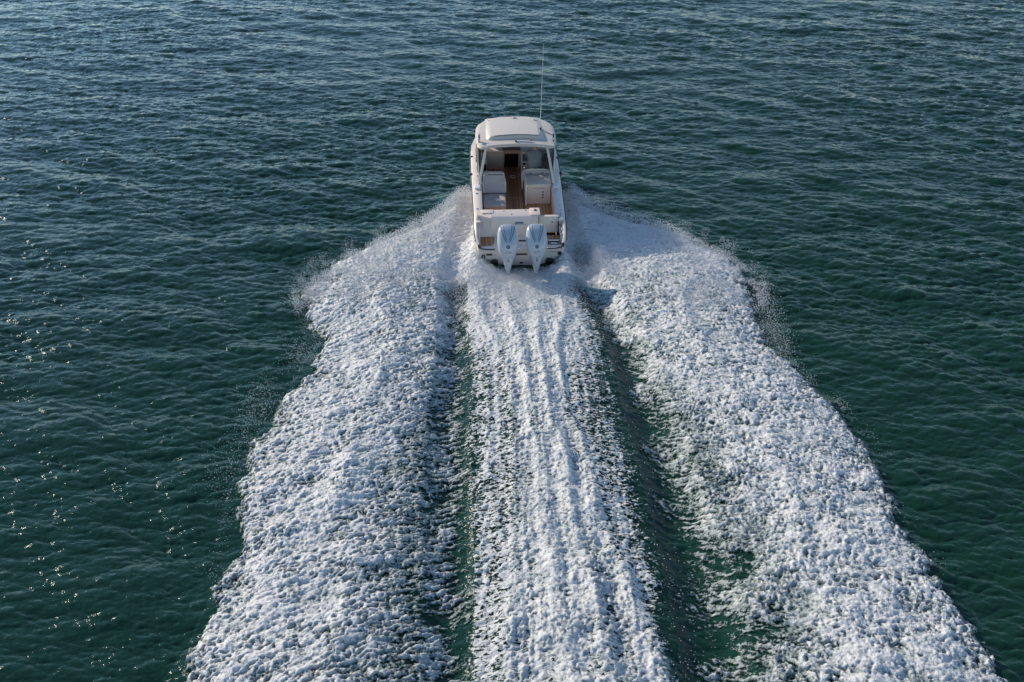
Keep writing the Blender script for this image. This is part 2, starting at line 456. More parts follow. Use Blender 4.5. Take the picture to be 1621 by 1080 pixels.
    z = base + .012 + puff * pc + strings * body * (.9 + .3 * cc) + .10 * F * body
    fl = .09 * (P3 - .4) * sstep(.15, .5, speck) * sstep(.7, .3, body)
    z = z + np.clip(fl, 0, 1)
    tot = np.maximum(cov, speck)
    kv = (tot > .20) & ~ins
    keep = kv[:-1, :-1] | kv[1:, :-1] | kv[1:, 1:] | kv[:-1, 1:]
    keep &= ~(ins[:-1, :-1] | ins[1:, 1:])
    o = grid_mesh('wake_foam', X, Y, z, keep, {'cover': np.clip(cov, 0, 1.3), 'speck': np.clip(speck, 0, 1)})
    o['kind'] = 'stuff'; o['category'] = 'foam'
    o['label'] = 'white churned foam of the wake spreading out behind the motor boat'
    m = bpy.data.materials.new('foam'); m.use_nodes = True
    n, l = m.node_tree.nodes, m.node_tree.links
    for q in list(n): n.remove(q)
    out = n.new('ShaderNodeOutputMaterial'); tc = n.new('ShaderNodeTexCoord')
    def A(name):
        a = n.new('ShaderNodeAttribute'); a.attribute_name = name; return a.outputs['Fac']
    def noise(scale, det=3, st=(1, 1, 1), rough=.6):
        mp = n.new('ShaderNodeMapping'); mp.inputs['Scale'].default_value = st
        q = n.new('ShaderNodeTexNoise'); q.inputs['Scale'].default_value = scale; q.inputs['Detail'].default_value = det; q.inputs['Roughness'].default_value = rough
        l.new(tc.outputs['Object'], mp.inputs[0]); l.new(mp.outputs[0], q.inputs['Vector']); return q.outputs[0]
    def MA(op, a, b_=None, c=None):
        q = n.new('ShaderNodeMath'); q.operation = op
        for i, v in enumerate((a, b_, c)):
            if v is None: continue
            if isinstance(v, (int, float)): q.inputs[i].default_value = v
            else: l.new(v, q.inputs[i])
        return q.outputs[0]
    def MR(v, a, b_, c=0., d=1.):
        q = n.new('ShaderNodeMapRange'); q.interpolation_type = 'SMOOTHSTEP'
        l.new(v, q.inputs[0]); q.inputs[1].default_value = a; q.inputs[2].default_value = b_; q.inputs[3].default_value = c; q.inputs[4].default_value = d
        return q.outputs[0]
    cv, spk = A('cover'), A('speck')
    n4 = noise(8, 4, (.8, 1.35, .3), .62)
    strand = MA('SUBTRACT', .38, MA('MULTIPLY', MA('ABSOLUTE', MA('SUBTRACT', n4, .5)), 6.0))
    n1 = noise(9, 4, (1, 1.5, .6)); n2 = noise(26, 2, (1, 1.5, .3))
    fine = MA('ADD', MA('ADD', MA('MULTIPLY', MA('SUBTRACT', n1, .5), 1.3), MA('MULTIPLY', MA('SUBTRACT', n2, .5), .8)), MA('MULTIPLY', strand, .22))
    a_cov = MR(MA('ADD', cv, fine), .26, .60)
    n3 = noise(12, 4, (.75, 1.5, .25), .62)
    a_spk = MR(MA('ADD', MA('ADD', spk, MA('MULTIPLY', MA('SUBTRACT', n3, .5), 1.5)), MA('MULTIPLY', strand, .35)), .52, .70)
    al = MA('MAXIMUM', a_cov, a_spk)
    # thin foam is greener and greyer than deep foam
    tv = MA('MAXIMUM', MA('ADD', cv, MA('MULTIPLY', fine, .8)), MA('MULTIPLY', a_spk, .95))
    cr = n.new('ShaderNodeValToRGB'); l.new(tv, cr.inputs[0])
    E_ = cr.color_ramp.elements
    E_[0].position = .30; E_[0].color = (.10, .16, .145, 1); E_[1].position = 1.22; E_[1].color = (.82, .81, .78, 1)
    e3 = cr.color_ramp.elements.new(.60); e3.color = (.32, .38, .36, 1)
    e4 = cr.color_ramp.elements.new(.84); e4.color = (.54, .57, .55, 1)
    mx = cr
    bp = n.new('ShaderNodeBump'); bp.inputs['Strength'].default_value = .8; bp.inputs['Distance'].default_value = .03
    nb = noise(34, 3); l.new(nb, bp.inputs['Height'])
    df = n.new('ShaderNodeBsdfPrincipled'); df.inputs['Roughness'].default_value = .45
    df.inputs['Specular IOR Level'].default_value = .35
    l.new(mx.outputs[0], df.inputs['Base Color']); l.new(bp.outputs[0], df.inputs['Normal'])
    tl_ = n.new('ShaderNodeBsdfTranslucent'); l.new(mx.outputs[0], tl_.inputs[0]); l.new(bp.outputs[0], tl_.inputs['Normal'])
    ms = n.new('ShaderNodeMixShader'); ms.inputs[0].default_value = .15
    l.new(df.outputs[0], ms.inputs[1]); l.new(tl_.outputs[0], ms.inputs[2])
    tr_ = n.new('ShaderNodeBsdfTransparent'); m2 = n.new('ShaderNodeMixShader')
    l.new(al, m2.inputs[0]); l.new(tr_.outputs[0], m2.inputs[1]); l.new(ms.outputs[0], m2.inputs[2])
    l.new(m2.outputs[0], out.inputs[0])
    o.data.materials.append(m)
build_foam()

# ------------------------------------------------------------------ flying drops
def drops_mesh(name, P, rad, m):
    n = len(P)
    base = np.array([(1, 0, 0), (-1, 0, 0), (0, 1, 0), (0, -1, 0), (0, 0, 1), (0, 0, -1)], np.float32)
    fc = np.array([(0, 2, 4), (2, 1, 4), (1, 3, 4), (3, 0, 4), (2, 0, 5), (1, 2, 5), (3, 1, 5), (0, 3, 5)], np.int32)
    ax = rng.uniform(.6, 1.3, (n, 1, 3)).astype(np.float32); yw = rng.uniform(0, 3.14, (n, 1))
    v = base[None] * ax * rad[:, None, None]
    c, s_ = np.cos(yw), np.sin(yw)
    v = np.stack([v[..., 0] * c - v[..., 1] * s_, v[..., 0] * s_ + v[..., 1] * c, v[..., 2]], -1) + P[:, None]
    f = (fc[None] + (np.arange(n, dtype=np.int32) * 6)[:, None, None]).reshape(-1)
    me = bpy.data.meshes.new(name)
    me.vertices.add(n * 6); me.vertices.foreach_set('co', v.reshape(-1).astype(np.float32))
    me.loops.add(len(f)); me.loops.foreach_set('vertex_index', f)
    me.polygons.add(len(f) // 3); me.polygons.foreach_set('loop_start', np.arange(0, len(f), 3, dtype=np.int32))
    me.polygons.foreach_set('use_smooth', np.ones(len(f) // 3, bool))
    me.update(calc_edges=True)
    o = bpy.data.objects.new(name, me); col.objects.link(o); me.materials.append(m)
    return o
def build_spray():
    Ps, Rs = [], []
    def add(x, y, z, r):
        Ps.append(np.stack([x, y, z], -1)); Rs.append(r)
    def surf(x, y): return wake_base(x, y)
    # a) drops raining on the two speckled bands of the wash
    n = 1500
    y = 7 + 20 * rng.power(1.1, n); LO, LI, SL, CL, CR, SR, RI, RO = bands(y)
    side = rng.random(n) < .45
    u = rng.beta(1.6, 1.6, n)
    x = np.where(side, SL - .15 + u * (CL - SL + .35), CR - .15 + rng.beta(1.3, 1.9, n) * (SR - CR + .35))
    add(x, y, surf(x, y) + .02 + .16 * rng.random(n) ** 2, rng.uniform(.007, .015, n))
    # b) clusters off the ragged outer edges
    for sd in (0, 1):
        nc = 26
        yc = rng.uniform(13, 26, nc); B = bands(yc); xc = (B[0] - .12 if sd == 0 else B[7] + .08)
        k = rng.integers(6, 60, nc); idx = np.repeat(np.arange(nc), k)
        sc = rng.uniform(.06, .22, nc)[idx]
        x = xc[idx] + rng.normal(size=len(idx)) * sc; y = yc[idx] + rng.normal(size=len(idx)) * sc * 1.4
        add(x, y, surf(x, y) + .04 + .22 * rng.random(len(idx)), rng.uniform(.004, .011, len(idx)))
    # patch of drops outside the left edge, lower left of the frame, and by its waist
    for cx, cy, sx, sy, q in ((-7.0, 18.8, .30, .8, 900), (-7.2, 16.4, .3, .6, 350), (-6.3, 21.4, .25, .5, 500), (8.2, 23.3, .25, .9, 1100), (8.1, 21.9, .25, .6, 500)):
        x = cx + rng.normal(size=q) * sx; y = cy + rng.normal(size=q) * sy
        add(x, y, .05 + .35 * rng.random(q), rng.uniform(.005, .012, q))
    # c) bow spray: thrown out from both sides of the hull and falling astern
    for sd in (-1, 1):
        n = 30000
        tt = rng.random(n) ** .8                        # age of the drop
        y = 31.8 - tt * 7.8 + rng.normal(size=n) * .25
        LO, LI, SL, CL, CR, SR, RI, RO = bands(y)
        inner = BO.x + sd * 1.6
        outer = np.where(sd < 0, LO - .10, RO + .10)
        u = rng.beta(2.2, .9, n)
        x = inner + (outer - inner) * u + rng.normal(size=n) * .10 * (1 + tt)
        arch = np.sin(np.pi * np.clip(u * .85 + .12, 0, 1)) ** .7 * np.exp(-((tt - .28) / .34) ** 2)
        z = surf(x, y) + .05 + rng.random(n) ** 1.4 * (.10 + .60 * arch)
        g = fbm(x * 1.6, y * 1.6, 520, 4) + .25 * (1 - tt) > -.05 - .35 * (u < .8); add(x[g], y[g], z[g], rng.uniform(.006, .017, g.sum()))
        # thin veil beyond the edge
        n = 7000
        y = 30.5 - 7.0 * rng.random(n); B = bands(y); o_ = B[0] if sd < 0 else B[7]
        x = o_ + sd * np.abs(rng.normal(size=n)) * .26; z = .1 + rng.random(n) * .6
        g = fbm(x * 1.8, y * 1.8, 540, 4) > .10
        add(x[g], y[g], z[g], rng.uniform(.005, .012, g.sum()))
    # d) mist of the propeller wash right behind the engines
    n = 40000
    y = 26.6 - np.abs(rng.normal(size=n)) * 1.7; x = BO.x + rng.normal(size=n) * 1.15 + (rng.random(n) < .35) * -1.0
    add(x, y, surf(x, y) + .05 + .40 * rng.random(n) ** 1.5 * np.exp(-((y - 25.3) / 1.5) ** 2), rng.uniform(.004, .009, n))
    # e) spill at the starboard quarter
    n = 9000
    y = 26.9 + rng.normal(size=n) * .45; x = 2.7 + rng.normal(size=n) * .35 - (y - 26.9) * .3
    add(x, y, surf(x, y) + .05 + .35 * rng.random(n), rng.uniform(.005, .011, n))
    P = np.concatenate(Ps).astype(np.float32); Rr = np.concatenate(Rs).astype(np.float32)
    xb, yb = to_boat(P[:, 0], P[:, 1])
    ok = ~((np.abs(xb) < 1.72) & (yb > .35) & (yb < 9.0)) & ~((np.abs(xb) < .95) & (yb > -.6) & (yb < .5) & (P[:, 2] > .15))
    P, Rr = P[ok], Rr[ok]
    m = bpy.data.materials.new('spray_drops'); m.use_nodes = True
    n_, l = m.node_tree.nodes, m.node_tree.links
    b = n_['Principled BSDF']; b.inputs['Base Color'].default_value = (.85, .86, .88, 1); b.inputs['Roughness'].default_value = .35
    tl = n_.new('ShaderNodeBsdfTranslucent'); tl.inputs[0].default_value = (.85, .86, .88, 1)
    ms = n_.new('ShaderNodeMixShader'); ms.inputs[0].default_value = .35
    l.new(b.outputs[0], ms.inputs[1]); l.new(tl.outputs[0], ms.inputs[2]); l.new(ms.outputs[0], n_['Material Output'].inputs[0])
    o = drops_mesh('spray', P, Rr, m)
    o['kind'] = 'stuff'; o['category'] = 'spray'
    o['label'] = 'fine white spray drops flying beside the hull and over the wake'
build_spray()

# ================================================================== BOAT
def link(o, parent=None, world=False):
    col.objects.link(o)
    if parent is not None: o.parent = parent
    return o
class MB:
    """collects shapes, builds ONE mesh object"""
    def __init__(s): s.bm = bmesh.new()
    def box(s, c, d, bev=0., rot=None, seg=2):
        r = bmesh.ops.create_cube(s.bm, size=1.0); vs = r['verts']
        bmesh.ops.scale(s.bm, vec=d, verts=vs)
        if bev:
            es = list({e for v in vs for e in v.link_edges})
            g = bmesh.ops.bevel(s.bm, geom=es, offset=min(bev, min(d) * .49), segments=seg, profile=.6, affect='EDGES')
            vs = list({v for f in g['faces'] for v in f.verts} | {v for v in vs if v.is_valid})
        mt = Matrix.Translation(c)
        if rot is not None: mt = mt @ Euler(rot).to_matrix().to_4x4()
        bmesh.ops.transform(s.bm, matrix=mt, verts=vs)
        return s
    def tube(s, pts, r, seg=8):
        pts = [Vector(p) for p in pts]
        rs = r if isinstance(r, (list, tuple)) else [r] * len(pts)
        rings = []
        pu = None
        for i, p in enumerate(pts):
            t = (pts[min(i + 1, len(pts) - 1)] - pts[max(i - 1, 0)]).normalized()
            u = t.cross(Vector((0, 0, 1)))
            if u.length < .1: u = t.cross(Vector((0, 1, 0)))
            if pu is not None:
                u = (pu - t * pu.dot(t))
            u.normalize(); pu = u; v = t.cross(u)
            rings.append([s.bm.verts.new(p + (u * math.cos(a) + v * math.sin(a)) * rs[i]) for a in [2 * math.pi * k / seg for k in range(seg)]])
        for a, b in zip(rings, rings[1:]):
            for k in range(seg): s.bm.faces.new((a[k], a[(k + 1) % seg], b[(k + 1) % seg], b[k]))
        s.bm.faces.new(rings[0][::-1]); s.bm.faces.new(rings[-1])
        return s
    def loft(s, rings, closed=False, cap0=False, cap1=False):
        vr = [[s.bm.verts.new(p) for p in r] for r in rings]
        for a, b in zip(vr, vr[1:]):
            m = len(a)
            for k in range(m if closed else m - 1):
                q = (a[k], a[(k + 1) % m], b[(k + 1) % m], b[k])
                s.bm.faces.new(q)
        if cap0: s.bm.faces.new(vr[0][::-1])
        if cap1: s.bm.faces.new(vr[-1])
        return s
    def prism(s, prof, x0, x1):
        """(y,z) profile extruded along x"""
        return s.loft([[(x0, y, z) for y, z in prof], [(x1, y, z) for y, z in prof]], closed=True, cap0=True, cap1=True)
    def plate(s, outline, z0, z1):
        return s.loft([[(x, y, z0) for x, y in outline], [(x, y, z1) for x, y in outline]], closed=True, cap0=True, cap1=True)
    def ball(s, c, r, sc=(1, 1, 1), sub=2):
        g = bmesh.ops.create_icosphere(s.bm, subdivisions=sub, radius=r)
        bmesh.ops.scale(s.bm, vec=sc, verts=g['verts']); bmesh.ops.translate(s.bm, vec=c, verts=g['verts'])
        return s
    def ring(s, c, r, t, axis='Z', seg=28, ts=8):
        c = Vector(c); rings = []
        for k in range(seg):
            a = 2 * math.pi * k / seg
            if axis == 'Z': d, u = Vector((math.cos(a), math.sin(a), 0)), Vector((0, 0, 1))
            else: d, u = Vector((math.cos(a), 0, math.sin(a))), Vector((0, 1, 0))
            rings.append([s.bm.verts.new(c + d * (r + t * math.cos(b)) + u * t * math.sin(b)) for b in [2 * math.pi * q / ts for q in range(ts)]])
        for i in range(seg):
            a, b = rings[i], rings[(i + 1) % seg]
            for k in range(ts): s.bm.faces.new((a[k], a[(k + 1) % ts], b[(k + 1) % ts], b[k]))
        return s
    def build(s, name, m, parent=None, sharp=35):
        bmesh.ops.recalc_face_normals(s.bm, faces=s.bm.faces[:])
        me = bpy.data.meshes.new(name); s.bm.to_mesh(me); s.bm.free()
        me.polygons.foreach_set('use_smooth', [True] * len(me.polygons))
        me.set_sharp_from_angle(angle=R(sharp))
        me.materials.append(m)
        o = bpy.data.objects.new(name, me)
        return link(o, parent)

boat = bpy.data.objects.new('motor_boat', None); col.objects.link(boat)
boat.matrix_world = BM
boat['category'] = 'motor boat'
boat['label'] = 'white motor boat with hardtop, teak floor and twin outboards speeding away over green water'

ST = [.45, .8, 1.4, 2, 3, 4, 5, 6, 7, 7.6, 8.1, 8.5, 8.8, 9.0]
def sheer(y): return float(np.interp(y, [.45, .8, 1.4, 2, 4, 6, 9], [.74, .92, 1.12, 1.20, 1.28, 1.38, 1.56]))
def half(y): return float(np.interp(y, [.45, .6, .8, 3, 5.5, 7, 7.6, 8.1, 8.5, 8.8, 9.0], [1.50, 1.57, 1.60, 1.65, 1.71, 1.70, 1.56, 1.30, .95, .55, .12]))
def keel(y): return float(np.interp(y, [.45, 5, 7.5, 9], [-.32, -.30, -.05, .75]))
def chine(y): return float(np.interp(y, [.45, 5, 7.5, 9], [.05, .12, .45, 1.05]))
# hull
mb = MB(); rings = []
for y in [.45, .6] + ST[1:]:
    b, zs, zk, zc = half(y), sheer(y), keel(y), chine(y)
    bc = b * float(np.interp(y, [.45, 6, 9], [.93, .86, .5]))
    L = [(-b, y, zs), (-b * .995, y, zs - .2), (-bc - .02, y, zc + .05), (-bc, y, zc), (-bc * .5, y, (zk + zc) / 2 - .02), (0, y, zk)]
    rings.append(L + [(-p[0], p[1], p[2]) for p in L[-2::-1]])
mb.loft(rings)
mb.build('hull', M['hull'], boat, 50)
# transom plate
b = half(.45)
bc = b * .93
mb = MB()
pr = [(-b, .60), (-bc, .05), (0, -.32), (bc, .05), (b, .60)]
mb.loft([[(x, .47, z) for x, z in pr], [(x, .40, z) for x, z in pr]], closed=True, cap0=True, cap1=True)
mb.build('transom', M['hull'], boat)
# rub rail running right round the stern
mb = MB()
rail = [(-half(y) - .012, y, sheer(y) - .05) for y in [9.0, 8.8, 8.5, 8.1, 7.6, 7, 6, 5, 4, 3, 2, 1.4, .95]]
rail += [(-1.58, .70, .78), (-1.50, .52, .67), (-1.38, .42, .625), (-1.2, .385, .61), (-.92, .385, .61)]
mb.tube(rail, .026, 6)
mb.tube([(-x, y, z) for x, y, z in rail], .026, 6)
mb.build('rub_rail', M['rub'], boat, 60)
# side decks with coaming
for sd in (-1, 1):
    mb = MB(); rings = []
    for y in [1.35, 1.6, 2, 3, 4, 5, 6, 6.6]:
        b, zs = half(y), sheer(y)
        rings.append([(sd * (b - .01), y, zs - .06), (sd * (b - .01), y, zs + .0), (sd * (b - .05), y, zs + .035), (sd * 1.36, y, zs + .05), (sd * 1.31, y, zs + .03), (sd * 1.30, y, zs - .02), (sd * 1.30, y, .50)])
    mb.loft(rings, cap0=False)
    mb.build('side_deck', M['gel'], boat, 40)
    # stern quarter: the rail drops to the platform
    mb = MB(); rings = []
    for y in [.47, .55, .7, .9, 1.15, 1.36]:
        b, zs = half(y), sheer(y)
        rings.append([(sd * (b - .005), y, zs - .08), (sd * (b - .005), y, zs), (sd * (b - .05), y, zs + .03), (sd * (b - .10), y, zs + .02), (sd * (b - .13), y, zs - .05), (sd * 1.43, y, .64)])
    mb.loft(rings)
    mb.build('stern_quarter', M['gel'], boat, 40)
    MB().box((sd * 1.445, 1.05, .86), (.025, .05, .34), .01).box((sd * 1.445, .85, .80), (.02, .04, .28), .01).build('grab_rail', M['whitepaint'], boat)
# grab handle and lit moulding at the starboard quarter
MB().tube([(1.40, 1.35, 1.0), (1.39, 1.2, .97), (1.40, .8, .82), (1.41, .62, .70)], .022).build('grab_rail', M['steel'], boat)
# sole
mb = MB(); mb.box((0, 4.55, .48), (2.62, 5.3, .04)); mb.build('teak_floor', M['teak'], boat)
for y in (6.42, 4.35):
    MB().box((0, y, .503), (.62, .014, .006)).build('floor_seam', M['tan'], boat)
MB().ring((-.04, 6.12, .505), .105, .016).build('table_socket', M['whitepaint'], boat)
# swim platform
mb = MB()
mb.box((-1.16, .83, .585), (.66, .86, .07), .02).box((1.16, .83, .585), (.66, .86, .07), .02).box((0, 1.0, .585), (1.66, .5, .07), .015)
mb.build('swim_platform', M['gel'], boat)
mb = MB(); mb.plate([(-1.40, .60), (-1.01, .60), (-.93, .78), (-.90, 1.22), (-1.40, 1.22)], .622, .632); mb.build('teak_pad', M['teak'], boat)
mb = MB(); mb.plate([(.92, .98), (1.42, .98), (1.42, 1.22), (.92, 1.22)], .622, .632); mb.build('teak_pad', M['teak'], boat)
# boarding ladder recess
mb = MB(); mb.box((1.17, .74, .626), (.44, .26, .012), .004); mb.build('ladder_recess', M['black'], boat)
mb = MB(); mb.tube([(1.00, .58, .655), (1.00, .84, .655), (1.34, .84, .655), (1.34, .58, .655)], .016).box((1.17, .66, .655), (.26, .10, .03), .012); mb.build('boarding_ladder', M['steel'], boat)
# centre: engine well, ledge, slots
mb = MB(); mb.box((0, .62, .44), (1.90, .36, .30), .03).box((0, .43, .22), (1.80, .12, .34), .03); mb.build('engine_bracket', M['hull'], boat)
MB().box((0, .90, .632), (.55, .08, .02), .006).build('bracket_slot', M['black'], boat)
MB().box((0, .365, .40), (.42, .03, .04), .006).build('bracket_slot', M['black'], boat)
# transom wall
mb = MB()
mb.prism([(1.22, .62), (1.30, .66), (1.40, 1.22), (1.44, 1.29), (1.50, 1.315), (1.93, 1.315), (1.97, 1.29), (1.98, .50), (1.6, .5)], -1.02, .64)
mb.prism([(1.22, .60), (1.52, 1.20), (1.96, 1.20), (1.96, .50), (1.6, .5)], -1.55, -1.02)
mb.build('transom_wall', M['gel'], boat, 30)
# port end: curved recess wall and wide live-well top
mb = MB(); out = []
for k in range(9):
    t = k / 8; x = -1.50 + t * .50; y = 1.58 - .22 * (1 - math.cos(t * math.pi)) / 2
    out.append((x, y))
mb.plate(out + [(-1.0, 1.97), (-1.52, 1.97), (-1.52, 1.60)], 1.21, 1.305)
mb.build('livewell_top', M['gel'], boat, 30)
mb = MB(); mb.box((-1.13, 1.80, 1.322), (.42, .26, .022), .01); lw = mb.build('livewell_lid', M['gel'], boat)
for hx in (-1.26, -1.02): MB().box((hx, 1.655, 1.325), (.035, .03, .02), .004).build('hinge', M['black'], lw)
# starboard cap of the wall
mb = MB(); mb.box((.54, 1.72, 1.325), (.36, .50, .05), .02); cp = mb.build('corner_cap', M['gel'], boat)
MB().ring((.56, 1.78, 1.352), .035, .02).ball((.56, 1.78, 1.345), .035, (1, 1, .2)).build('rod_holder', M['black'], cp)
for x, y in ((-.55, 1.80), (.22, 1.84), (-.28, 1.58)):
    MB().ball((x, y, 1.317), .028, (1, 1, .4)).build('deck_fitting', M['black'], boat)
# dark emblem moulding under the bolster, no lamp
mb = MB(); mb.prism([(1.375, 1.12), (1.36, 1.10), (1.36, 1.065), (1.38, 1.06)], -.17, .11); mb.build('wall_emblem', M['engline'], boat)
mb = MB(); mb.box((-.03, 1.30, .86), (.40, .08, .40), .03); mb.build('wall_panel', M['gel'], boat)
for x in (-.66, .42):
    MB().ball((x, 1.375, 1.13), .022, (1, .5, 1)).build('light_lens', M['whitepaint'], boat)
# transom gate
mb = MB(); mb.box((1.01, 1.50, .93), (.70, .09, .60), .02, (R(-9), 0, 0)); mb.box((1.01, 1.54, 1.235), (.74, .13, .035), .012)
gt = mb.build('transom_gate', M['gel'], boat)
MB().ball((1.14, 1.425, 1.05), .025, (1, .5, 1)).build('latch', M['black'], gt)
for gx, gy in ((.655, 1.40), (1.375, 1.42)): MB().box((gx, gy, .95), (.014, .03, .60), 0, (R(-9), 0, 0)).build('gate_gap', M['black'], gt)
mb = MB(); mb.box((1.46, 1.5, .90), (.16, .18, .62), .02); mb.build('gate_post', M['gel'], boat)
# transom fittings
MB().box((-1.12, .39, .40), (.20, .02, .07), .01).build('vent', M['black'], boat)
MB().ring((-1.32, .39, .34), .05, .022, 'Y').build('drain', M['rub'], boat)
MB().box((-.93, .36, .12), (.24, .10, .18), .04).build('trim_tab', M['black'], boat)
MB().box((.98, .36, .10), (.26, .12, .24), .05).build('trim_tab', M['black'], boat)
MB().ball((0, .38, .05), .06, (1, .6, .8)).build('drain_plug', M['black'], boat)
MB().box((1.14, .392, .46), (.30, .012, .018)).build('transom_line', M['engline'], boat)
MB().ring((1.34, .39, .40), .055, .022, 'Y').ball((1.34, .385, .40), .03, (1, .3, 1.5)).build('transom_emblem', M['black'], boat)
# gunwale fittings
for x, y in ((-1.49, 3.23), (-1.48, 2.13), (1.47, 3.27), (1.48, 2.25), (1.50, 1.95)):
    z = sheer(y) + .045
    h = MB().ring((x, y, z), .04, .014).build('rod_holder', M['steel'], boat)
    MB().ball((x, y, z - .004), .036, (1, 1, .25)).build('holder_hole', M['black'], h)
for x, y in ((-1.70, 4.74), (-1.66, 6.1), (1.72, 4.72), (1.70, 5.9)):
    MB().ball((x, y, sheer(y) + .02), .055, (1, 1, .9)).tube([(x, y, sheer(y) - .05), (x, y, sheer(y) + .02)], .03).build('rail_knob', M['black'], boat)
for x, y in ((-1.47, 1.60), (1.47, 1.70)):
    MB().tube([(x, y - .12, sheer(y) + .07), (x, y + .12, sheer(y) + .07)], .018).tube([(x, y - .04, sheer(y) + .02), (x, y - .04, sheer(y) + .07)], .014).tube([(x, y + .04, sheer(y) + .02), (x, y + .04, sheer(y) + .07)], .014).build('mooring_cleat', M['steel'], boat)

# foredeck and cabin trunk
mb = MB(); rings = []
for y in [6.6, 7, 7.6, 8.1, 8.5, 8.8, 9.0]:
    b, zs = half(y) - .02, sheer(y)
    rings.append([(-b, y, zs), (-b * .8, y, zs + .05), (-b * .4, y, zs + .10), (0, y, zs + .12), (b * .4, y, zs + .10), (b * .8, y, zs + .05), (b, y, zs)])
mb.loft(rings); mb.build('foredeck', M['gel'], boat, 50)
# bulkhead with sloping face, companionway, dashes
def slant(x0, x1, zt, zb, thick=.12, yt=6.15, yb=6.85, zref=1.55, zrb=.5):
    f = lambda z: yt + (zref - z) / (zref - zrb) * (yb - yt)
    return [(x0, f(zt)), (x1, f(zt))], f
def slab(mb, x0, x1, z0, z1, off=0., th=.1):
    f = lambda z: 6.15 + (1.55 - z) / 1.05 * .70 + off
    mb.prism([(f(z0), z0), (f(z1), z1), (f(z1) + th, z1), (f(z0) + th, z0)], x0, x1)
mb = MB(); slab(mb, -1.05, -.42, .5, 1.58); slab(mb, -.42, -.37, .5, 1.46, -.01)
mb.build('cabin_bulkhead', M['gel'], boat)
mb = MB(); slab(mb, .20, .26, .5, 1.58, -.03); mb.build('sunlit_door_frame', M['cushion_light'], boat)  # cream strip: sunlight on the frame's edge put into its colour
mb = MB(); slab(mb, -1.00, -.47, .60, 1.40, -.02, .02); cd = mb.build('locker_door', M['cushion_light'], boat)
MB().ball((-.90, 6.60, .78), .02).build('handle', M['black'], cd)
mb = MB(); slab(mb, -.37, .20, .5, 1.46, .16, .05); mb.build('companionway', M['dark'], boat)  # near-black sheet across the opening, painting the unlit cabin behind it
mb = MB(); slab(mb, -.42, .20, 1.46, 1.62, -.01); mb.build('lintel', M['tan'], boat)
mb = MB(); mb.box((-.74, 6.5, 1.60), (.62, .75, .05), .02); mb.build('dash_top', M['gel'], boat)
# port side cubby
mb = MB(); mb.box((-1.19, 6.25, .95), (.24, .9, .9), .02); mb.build('side_locker', M['gel'], boat)
MB().box((-1.19, 5.79, 1.10), (.20, .02, .26), .01).build('locker_shade', M['black'], boat)  # black patch painting the shade inside the cubby
# helm console
mb = MB(); mb.box((.78, 6.25, 1.05), (1.04, .75, 1.12), .04); mb.box((.78, 6.10, 1.66), (1.04, .60, .10), .03)
hc = mb.build('helm_console', M['gel'], boat)
MB().box((.80, 5.83, 1.52), (.96, .12, .36), .02, (R(-25), 0, 0)).build('instrument_panel', M['black'], hc)
for x in (.42, .32, .34):
    pass
for zz in (1.02, 1.18, 1.34):
    MB().box((.38, 5.86, zz), (.10, .02, .09), .01).build('switch_panel', M['black'], hc)
sw = MB().ring((.80, 5.68, 1.42), .19, .014, 'Y').tube([(.80, 5.68, 1.42), (.80, 5.85, 1.40)], .03)
for a in (90, 210, 330):
    sw.tube([(.80, 5.69, 1.42), (.80 + .18 * math.cos(R(a)), 5.68, 1.42 + .18 * math.sin(R(a)))], .011, 6)
sw.build('steering_wheel', M['black'], hc)
MB().box((1.18, 5.82, 1.38), (.10, .10, .16), .02).tube([(1.17, 5.78, 1.44), (1.16, 5.70, 1.56)], .014).build('throttle', M['steel'], hc)
mb = MB(); mb.prism([(5.0, .5), (5.0, .62), (6.6, .62), (6.6, .5)], .26, .32); mb.build('console_side', M['cushion_light'], boat)

# rear-facing lounge, port
mb = MB(); mb.box((-.84, 3.55, .66), (.80, 1.05, .32), .03); lg = mb.build('lounge_seat', M['tan'], boat)
MB().box((-.84, 3.42, .87), (.84, .92, .13), .05, None, 3).build('seat_cushion', M['cushion'], lg)
MB().box((-.83, 4.25, 1.14), (.84, .16, .72), .075, (R(-38), 0, 0), 3).build('back_cushion', M['cushion'], lg)
mb = MB(); mb.tube([(-1.24, 3.98, .92), (-1.25, 4.24, 1.20), (-1.20, 4.47, 1.40), (-1.05, 4.55, 1.44), (-.83, 4.56, 1.45), (-.60, 4.55, 1.44), (-.46, 4.47, 1.40), (-.41, 4.24, 1.20), (-.42, 3.98, .92)], .035)
mb.build('sunlit_piping', M['cushion_light'], lg, 60)  # pale edge tube; the sunlit rim of the backrest is put into its colour
mb = MB(); mb.box((-.83, 4.66, 1.02), (.82, .30, .84), .14, (R(-6), 0, 0), 3); mb.build('seat_shell', M['cushion_light'], lg)
MB().box((-.83, 4.215, 1.15), (.012, .03, .62), 0, (R(-38), 0, 0)).build('seam', M['rub'], lg)

